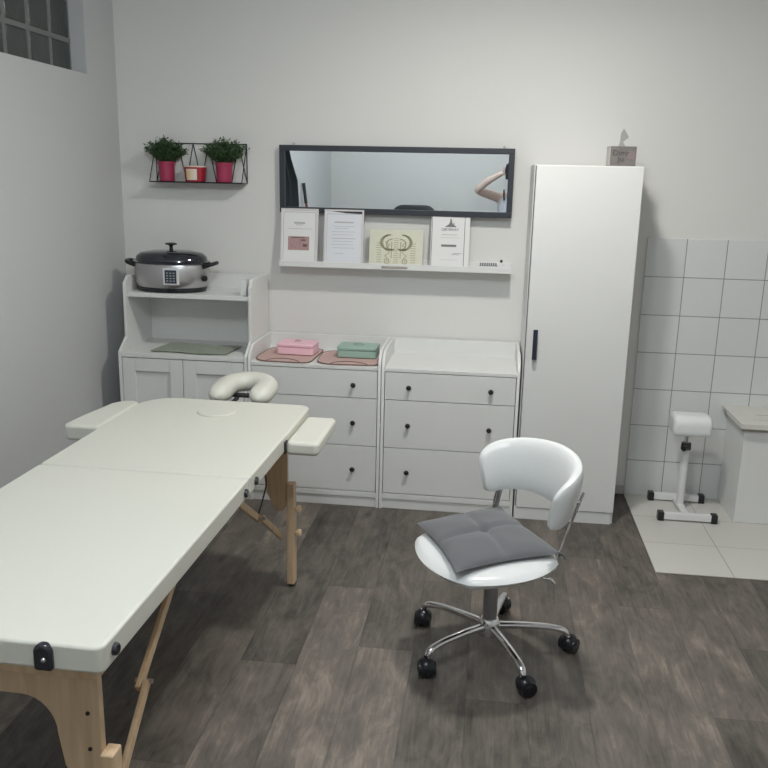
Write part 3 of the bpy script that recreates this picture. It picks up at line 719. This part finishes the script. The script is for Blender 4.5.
# seat shell + pad
bm = new()
def seatf(u, v, s):
    a, b = 2*u-1, 2*v-1
    # square to superellipse
    x = a*math.sqrt(max(0, 1-b*b*.42)); y = b*math.sqrt(max(0, 1-a*a*.42))
    rr = min(1, max(abs(a), abs(b)))
    e = (1-rr**3.2)**.5 if rr < 1 else 0
    z = .420 + (.030*e if s > 0 else -.040*e) - .012*max(0, -y)**2
    return (.028+.250*x, -.055+.236*y, z)
blob(bm, seatf, 30, 30)
obj('seat', bm, 'vinyl', S)
bm = new(); prism(bm, rrect(-.09, .09, -.12, .10, .02), .366, .378); obj('seat_plate', bm, 'black', S, bevel=.003)
# backrest
bm = new(); N_ = 56; NS = 20; rings = []
BW, BD, BY = .218, .150, .095
def bk(i):
    t_ = R(-100+200*i/N_); return t_
for i in range(N_+1):
    t_ = bk(i); c = Vector((BW*math.sin(t_)+.012, BY+BD*math.cos(t_), 0)); nrm = Vector((math.sin(t_)/BW, math.cos(t_)/BD, 0)).normalized()
    end = min(i, N_-i)/9; k = math.sqrt(max(0.0, 1-(1-min(end, 1))**2.2)); k = max(k, .10)
    ee = abs(t_)/R(100); zc = .674 - .050*ee**2.0; hh = (.104 - .012*ee)*(.55+.45*k); th = .027*(.4+.6*k)
    ring = []
    for j in range(NS):
        a = 2*math.pi*j/NS; cx = math.copysign(abs(math.cos(a))**.8, math.cos(a)); sz = math.copysign(abs(math.sin(a))**.7, math.sin(a))
        p = c + nrm*(th*cx + .02*sz*sz*0 + .018*sz) ; ring.append(bm.verts.new((p.x, p.y, zc+hh*sz)))
    rings.append(ring)
for a, b in zip(rings, rings[1:]):
    for j in range(NS): bm.faces.new((a[j], a[(j+1) % NS], b[(j+1) % NS], b[j]))
bm.faces.new(rings[0][::-1]); bm.faces.new(rings[-1])
obj('backrest', bm, 'vinyl', S)
for s in (-1, 1):
    bm = new()
    if s > 0: pts_ = [(.05, .02, .372), (.15, .07, .374), (.192, .120, .395), (.200, .145, .46), (.200, .182, .56), (.192, .232, .66)]
    else: pts_ = [(-.05, .02, .372), (-.16, .09, .374), (-.222, .140, .395), (-.238, .160, .46), (-.222, .175, .56), (-.192, .215, .64)]
    tube(bm, pts_, .0125, n=10, sx=.4)
    sup = obj('backrest_support', bm, 'chrome', S)
    bm = new(); cyl(bm, (s*.17, .185, .628), (s*.198, .218, .628), .011, n=16); obj('bolt', bm, 'chrome', sup, bevel=.002)
bm = new(); tube(bm, [(.05, .02, .365), (.17, .08, .362), (.205, .118, .350), (.210, .125, .27)], .006, n=8); obj('height_lever', bm, 'chrome', S)

# grey cushion (rests on the seat)
cu = thing('seat_cushion', 'grey velour square cushion lying on the white swivel chair', 'cushion', (.586, -1.765, .448), R(-57))
bm = new()
cr4 = [Vector((-.215, -.205, 0)), Vector((.198, -.278, 0)), Vector((.222, .135, 0)), Vector((-.230, .175, 0))]
def cushf(u, v, s):
    p = cr4[0]*(1-u)*(1-v)+cr4[1]*u*(1-v)+cr4[2]*u*v+cr4[3]*(1-u)*v
    a, b = 2*u-1, 2*v-1
    c = Vector((0, -.04, 0)); p = c+(p-c)*(1-.085*((1-a*a)*(b*b) + (1-b*b)*(a*a)))
    e = ((1-abs(a)**3.0)*(1-abs(b)**3.0))**.55
    sn = math.sin(7*a+3*b)*.0018+math.sin(5*b-9*a)*.0015
    tuft = math.exp(-((a)**2)/.006)*.35 + math.exp(-(b**2)/.006)*.25*(a > -1) + math.exp(-(a*a+b*b)/.015)*.3
    z = .012 + (.042*e*(1-tuft) + sn*e if s > 0 else -.010*e)
    return (p.x, p.y, z)
blob(bm, cushf, 56, 56)
obj('cushion_body', bm, 'cushion', cu)
bm = new(); cyl(bm, (0, -.04, .024), (0, -.04, .031), .009, .007, n=14); obj('tuft_button', bm, 'cushion', cu, bevel=.002)
bm = new(); tube(bm, [(.210, .128, .012), (.218, .140, .004), (.222, .150, -.010)], .005, n=6); obj('tie_string', bm, 'cushion', cu)

# ------------------------------------------------------------------ leg rest
G = thing('leg_rest', 'white pedicure leg rest with roll cushion on a black-capped H base by the tiles', 'leg rest', (1.604, -.215, .004))
for y in (.135, -.150):
    b_ = bx('base_bar', (-.125, .125, y-.016, y+.016, .008, .042), 'stand_white', G, bevel=.003)
    for s in (-1, 1): bx('end_cap', (min(s*.118, s*.150), max(s*.118, s*.150), y-.02, y+.02, 0.0, .048), 'black', b_, bevel=.004)
bx('cross_bar', (-.018, .018, -.134, .119, .010, .030), 'stand_white', G, bevel=.002)
bm = new(); cyl(bm, (0, .03, .028), (0, .03, .35), .020); obj('column', bm, 'stand_white', G, bevel=.002)
bm = new(); cyl(bm, (0, .03, .33), (0, .03, .425), .013); obj('inner_tube', bm, 'chrome', G)
bm = new(); cyl(bm, (0, .03, .335), (0, .03, .372), .027, .025); cyl(bm, (0, .0, .354), (-.028, -.035, .356), .014); obj('clamp_collar', bm, 'black', G, bevel=.003)
bm = new()
def rollf(u, v, s): return (0, 0, 0)
prof = [(-.066, 0), (.066, 0)] 
poly = rrect(-.085, .075, .432, .540, (.03, .03, .05, .05), 6)
prism(bm, poly, -.098, .098, 'x'); obj('roll_cushion', bm, 'vinyl', G, bevel=.024, seg=5)
for v_ in G.children: pass

# ------------------------------------------------------------------ low white cabinet at the right
K = thing('low_cabinet', 'low white box cabinet with pale overhanging top at the right edge', 'cabinet', (1.845, 0, .004))
KY = -.009
bx('body', (0, .80, -.337, KY, 0, .496), 'white', K, bevel=.003)
bm = new(); prism(bm, rrect(-.03, .83, -.375, KY, (.012, .012, .0001, .0001)), .516, .542); obj('top', bm, 'worktop', K, bevel=.004)
bx('taupe_band', (-.012, .812, -.352, KY, .496, .516), 'taupe', K, bevel=.002)  # mottled taupe band below the overhanging top
bx('hinge', (-.036, -.028, -.09, -.05, .515, .536), 'steel', K, bevel=.002)
bx('lid_slot', (.09, .17, -.19, -.18, .5415, .5430), 'ink_light', K, bevel=0)
bx('lid_slot', (.05, .60, -.285, -.281, .5415, .5430), 'ink_light', K, bevel=0)

# ------------------------------------------------------------------ behind the camera (seen in the mirror)
bm = new(); pts = []
y0, y1 = -3.72, -2.62
n = 60
prof0 = []
for i in range(n+1):
    f = i/n; y = y0+(y1-y0)*f; prof0.append((XL+.06+.035*math.sin(f*44), y))
H = 2.35
for k in range(13):
    z = .03+H*k/12; g = 1.0; tt = min(1, max(0, (z-1.5)/.5)); far_ = -3.52+.42*tt*tt*(3-2*tt)
    pts.append([bm.verts.new((XL+.06+(x-XL-.06)*g+.02*(1-k/12), y1-.02+(y-y1)*(far_-y1)/(y0-y1), z)) for x, y in prof0])
for a, b in zip(pts, pts[1:]):
    for j in range(n): bm.faces.new((a[j], a[j+1], b[j+1], b[j]))
cur = thing('curtain', 'dark blue-grey curtain reflected at the left end of the mirror', 'curtain', (0, 0, 0))
co = obj('fabric', bm, 'curtain', cur); so = co.modifiers.new('sol', 'SOLIDIFY'); so.thickness = .004
bm = new(); cyl(bm, (XL+.06, y0-.0, 2.40), (XL+.06, y1+.0, 2.40), .012); 
for y in (y0+.1, y1-.1): box(bm, XL, XL+.06, y-.01, y+.01, 2.39, 2.41)
obj('curtain_rod', bm, 'wire', cur)
br = thing('broom', 'red-brown broom handle leaning on the wall, reflected in the mirror beside the curtain', 'broom', (-1.33, -4.0, 0))
bm = new(); tube(bm, [(0, 0, .14), (-.175, .0, 1.46)], .013, n=12, smooth=False); hd = obj('handle', bm, 'broom', br)
bm = new(); tube(bm, [(-.163, .0, 1.36), (-.188, .0, 1.56)], .017, n=12, smooth=False); obj('grip', bm, 'rubber', hd)
bx('brush_block', (-.03, .03, -.14, .14, .09, .14), 'broom', br, bevel=.006)
bm = new(); box(bm, -.028, .028, -.138, .138, 0, .092); obj('bristles', bm, 'rubber', br)
ac = thing('armchair', 'black high-backed armchair whose rounded top shows at the bottom of the mirror', 'armchair', (-.54, -4.95, 0), R(180))
bx('seat', (-.30, .30, -.33, .25, .28, .46), 'armchair', ac, bevel=.04, seg=4)
bm = new(); prism(bm, rrect(-.25, .25,   .42, 1.31, (.03, .03, .12, .12)), .18, .32, 'y'); obj('backrest', bm, 'armchair', ac, bevel=.04, seg=4)
for s in (-1, 1): bx('armrest', (s*.345-.05, s*.345+.05, -.30, .28, .28, .64), 'armchair', ac, bevel=.03, seg=4)
for sx in (-.27, .27):
    for sy_ in (-.28, .2):
        bm = new(); cyl(bm, (sx, sy_, 0), (sx, sy_, .29), .016, .022); obj('leg', bm, 'wood', ac)

# person holding the phone
def skin_obj(name, verts, edges, radii, m, parent, root=0, sub=2):
    me = bpy.data.meshes.new(name); me.from_pydata([Vector(v) for v in verts], edges, []); me.materials.append(M[m])
    o = bpy.data.objects.new(name, me); C.objects.link(o); o.parent = parent
    sk = o.modifiers.new('skin', 'SKIN'); sk.use_smooth_shade = True; sk.branch_smoothing = .6
    sd = me.skin_vertices[0].data if me.skin_vertices else None
    if sd is None:
        me.skin_vertices.new() if hasattr(me.skin_vertices, 'new') else None; sd = me.skin_vertices[0].data
    for i, r_ in enumerate(radii):
        sd[i].radius = (r_, r_) if not isinstance(r_, tuple) else r_; sd[i].use_root = (i == root)
    ss = o.modifiers.new('sub', 'SUBSURF'); ss.levels = ss.render_levels = sub
    return o
PX, PYY = .560, -5.02
P = thing('person', 'person in lavender strap top holding a phone, seen at the mirror right end', 'person', (PX, PYY, 0))
V = []; E = []; RR = []
def add(p, r_, pr=None):
    V.append(p); RR.append(r_); i = len(V)-1
    if pr is not None: E.append((pr, i))
    return i
pel = add((0, 0, .95), (.15, .11)); bel = add((0, 0, 1.08), (.125, .095), pel); che = add((0, .005, 1.26), (.135, .10), bel); upc = add((0, 0, 1.40), (.115, .075), che)
nk = add((0, .005, 1.49), .052, upc); n2 = add((0, .02, 1.55), .048, nk)
h1 = add((.0, .035, 1.60), (.062, .075), n2); h2 = add((0, .025, 1.68), (.075, .095), h1); h3 = add((0, .02, 1.76), (.055, .07), h2)
# her left arm (-x): elbow raised to the side, hand up at the phone
s1 = add((-.15, 0, 1.43), .062, upc); e0 = add((-.26, .07, 1.46), .052, s1); e1 = add((-.385, .16, 1.50), .043, e0)
f1 = add((-.27, .24, 1.60), .042, e1); f2 = add((-.140, .315, 1.675), .028, f1); hnd = add((-.105, .325, 1.695), .028, f2)
# right arm: also raised, supporting the phone from the other side
s2 = add((.15, 0, 1.43), .055, upc); g0 = add((.22, .10, 1.34), .044, s2); g1 = add((.25, .20, 1.33), .036, g0); g2 = add((.12, .27, 1.48), .037, g1); g3 = add((.04, .335, 1.65), .024, g2); g4 = add((.020, .34, 1.675), .026, g3)
for s in (-1, 1):
    a = add((s*.095, 0, .88), .09, pel); b = add((s*.10, .015, .50), .062, a); c = add((s*.10, -.005, .30), .056, b); d = add((s*.10, -.02, .09), .038, c); e = add((s*.105, .05, .04), .038, d); f = add((s*.11, .14, .03), .028, e)
body = skin_obj('body', V, E, RR, 'skin', P, root=pel)
# head details
bm = new()
for s in (-1, 1): sphere(bm, (s*.031, .105, 1.685), .0125, n=8)
obj('eyes', bm, 'eye', P)
bm = new(); 
for s in (-1, 1): sphere(bm, (s*.031, .1155, 1.685), .006, n=6)
obj('pupils', bm, 'hair', P)
bm = new(); tube(bm, [(0, .105, 1.70), (0, .122, 1.672), (0, .136, 1.650), (0, .115, 1.640)], [.008, .011, .014, .008], n=8); obj('nose', bm, 'skin', P)
bm = new(); sphere(bm, (0, .112, 1.612), .02, (1.1, .4, .38), n=8); obj('mouth', bm, 'lip', P)
bm = new()
for s in (-1, 1): sphere(bm, (s*.080, .02, 1.665), .028, (.35, .7, 1.1), n=8)
obj('ears', bm, 'skin', P)
bm = new(); q = bmesh.ops.create_uvsphere(bm, u_segments=32, v_segments=20, radius=1)
for v_ in bm.verts:
    x, y, z = v_.co; v_.co = Vector((x*.096, y*.115+.005, z*.115+1.705))
dele = [v_ for v_ in bm.verts if v_.co.y > .062 and v_.co.z < 1.745]
bmesh.ops.delete(bm, geom=dele, context='VERTS')
hairo = obj('hair', bm, 'hair', P); so = hairo.modifiers.new('sol', 'SOLIDIFY'); so.thickness = .012
bm = new(); tube(bm, [(0, -.09, 1.74), (0, -.14, 1.70), (0, -.135, 1.58), (0, -.115, 1.44)], [.025, .038, .034, .012], n=12); obj('ponytail', bm, 'hair', hairo)
# clothing
tp = skin_obj('strap_top', [(0, 0, .93), (0, 0, 1.08), (0, .005, 1.28), (0, .005, 1.40), (0, .005, 1.455)], [(0, 1), (1, 2), (2, 3), (3, 4)], [(.165, .122), (.15, .115), (.175, .130), (.165, .118), (.12, .09)], 'top', P)
bm = new()
for s in (-1, 1): tube(bm, [(s*.085, .105, 1.40), (s*.092, .090, 1.46), (s*.095, .02, 1.505), (s*.092, -.06, 1.46), (s*.08, -.095, 1.40)], .008, n=8)
obj('shoulder_straps', bm, 'black', tp)
V2 = [(0, 0, .98), (0, 0, .92)]; E2 = [(0, 1)]; R2 = [(.165, .122), (.165, .125)]
for s in (-1, 1):
    b0 = len(V2); V2 += [(s*.095, 0, .84), (s*.10, .015, .50), (s*.10, -.005, .30), (s*.10, -.02, .10)]; R2 += [.10, .075, .068, .058]; E2 += [(1, b0), (b0, b0+1), (b0+1, b0+2), (b0+2, b0+3)]
skin_obj('trousers', V2, E2, R2, 'trousers', P, root=1)
bm = new()
for s in (-1, 1): prism(bm, [(s*.105+.045*math.cos(R(a)), .06+.13*math.sin(R(a))) for a in range(0, 360, 20)], 0, .055)
obj('shoes', bm, 'black', P, bevel=.015, seg=3)
# fingers, curled around the phone's sides (each its own chain, rooted in the palm)
def fingers(root, ends, thumb):
    for k, pts_ in enumerate(ends+[thumb]):
        skin_obj('finger' if k < len(ends) else 'thumb', [root]+pts_, [(i, i+1) for i in range(len(pts_))], [.012]+[.0085]*(len(pts_)-1)+[.007], 'skin', P, sub=1)
pc = Vector((.52-PX, -4.665-PYY, 1.70))       # phone centre in the person's frame
for s, hx in ((-1, -.105), (1, .020)):
    y_ = pc.y
    ends = []
    for k in range(4):
        z = 1.745-.021*k; l = (.9, 1.0, .95, .8)[k]
        ends.append([(pc.x+s*.058, y_-.03, z-.012), (pc.x+s*.060*1.0, y_-.008, z), (pc.x+s*.046, y_+.0125, z+.004*l)])
    fingers((hx if s < 0 else hx, .33, 1.70), ends, [(pc.x+s*.05, y_-.035, 1.675), (pc.x+s*.03, y_-.022, 1.685), (pc.x+s*.022*1.0, y_-.018, 1.70)])
ph = thing('phone', 'dark smartphone held up in both hands, reflected at the mirror edge', 'phone', (.52, -4.665, 1.625))
bm = new(); prism(bm, rrect(-.038, .038, 0, .155, .010), -.0045, .0045, 'y'); obj('case', bm, 'black', ph, bevel=.002)
bm = new(); prism(bm, rrect(-.024, .024, .07, .135, .008), .0045, .0075, 'y'); obj('camera_island', bm, 'gloss_black', ph, bevel=.001)
bm = new(); box(bm, -.035, .035, -.0052, -.0045, .006, .149); obj('screen', bm, 'gloss_black', ph)

# ------------------------------------------------------------------ lights
def lamp(x, y, rad, power, col, label, soft=.12, kind='POINT'):
    t = thing('ceiling_light', label, 'ceiling light', (x, y, ZC))
    bm = new(); cyl(bm, (0, 0, -.035), (0, 0, 0), rad+.02, n=40); obj('housing', bm, 'white', t, bevel=.004)
    bm = new(); lathe(bm, [(rad*.1, -.075), (rad*.6, -.07), (rad*.92, -.055), (rad, -.035)], n=40); obj('diffuser', bm, emis('lamp_diffuser', col, 2.5), t)
    l = bpy.data.lights.new('ceiling_lamp', kind)
    if kind == 'AREA': l.shape = 'DISK'; l.size = soft*2
    else: l.shadow_soft_size = soft
    l.energy = power; l.color = col
    o = bpy.data.objects.new('ceiling_lamp', l); C.objects.link(o); o.parent = t; o.location = (0, 0, -.08-soft)
lamp(.62, -1.45, .20, 29, (1.0, .972, .925), 'round ceiling light over the swivel chair, out of view above', .10, 'AREA')
lamp(.05, -3.55, .24, 66, (.89, .96, 1.0), 'round cool ceiling light over the foot end of the massage table, out of view', .16)
wd = bpy.data.worlds.new('world'); scene.world = wd; wd.use_nodes = True
wd.node_tree.nodes['Background'].inputs[0].default_value = (.30, .36, .36, 1); wd.node_tree.nodes['Background'].inputs[1].default_value = .12

# ------------------------------------------------------------------ camera
cam = bpy.data.cameras.new('camera'); co_ = bpy.data.objects.new('camera', cam); C.objects.link(co_); scene.camera = co_
cam.sensor_width = 36; cam.lens = 846.48/768*36; cam.clip_start = .01
p_, y_, r_ = .2417, -.1201, .0213
cy, sy2 = math.cos(y_), math.sin(y_); cp, sp = math.cos(p_), math.sin(p_)
fwd = Vector((sy2*cp, cy*cp, -sp)); right = Vector((cy, -sy2, 0)); up = right.cross(fwd)
r1 = right*math.cos(r_)+up*math.sin(r_); u1 = up*math.cos(r_)-right*math.sin(r_)
mw = Matrix((r1, u1, -fwd)).transposed().to_4x4(); mw.translation = (.5198, -4.639, 1.7184)
co_.matrix_world = mw
vs_ = scene.view_settings; vs_.view_transform = 'Standard'; vs_.look = 'None'; vs_.exposure = 0; vs_.gamma = 1; vs_.use_curve_mapping = False
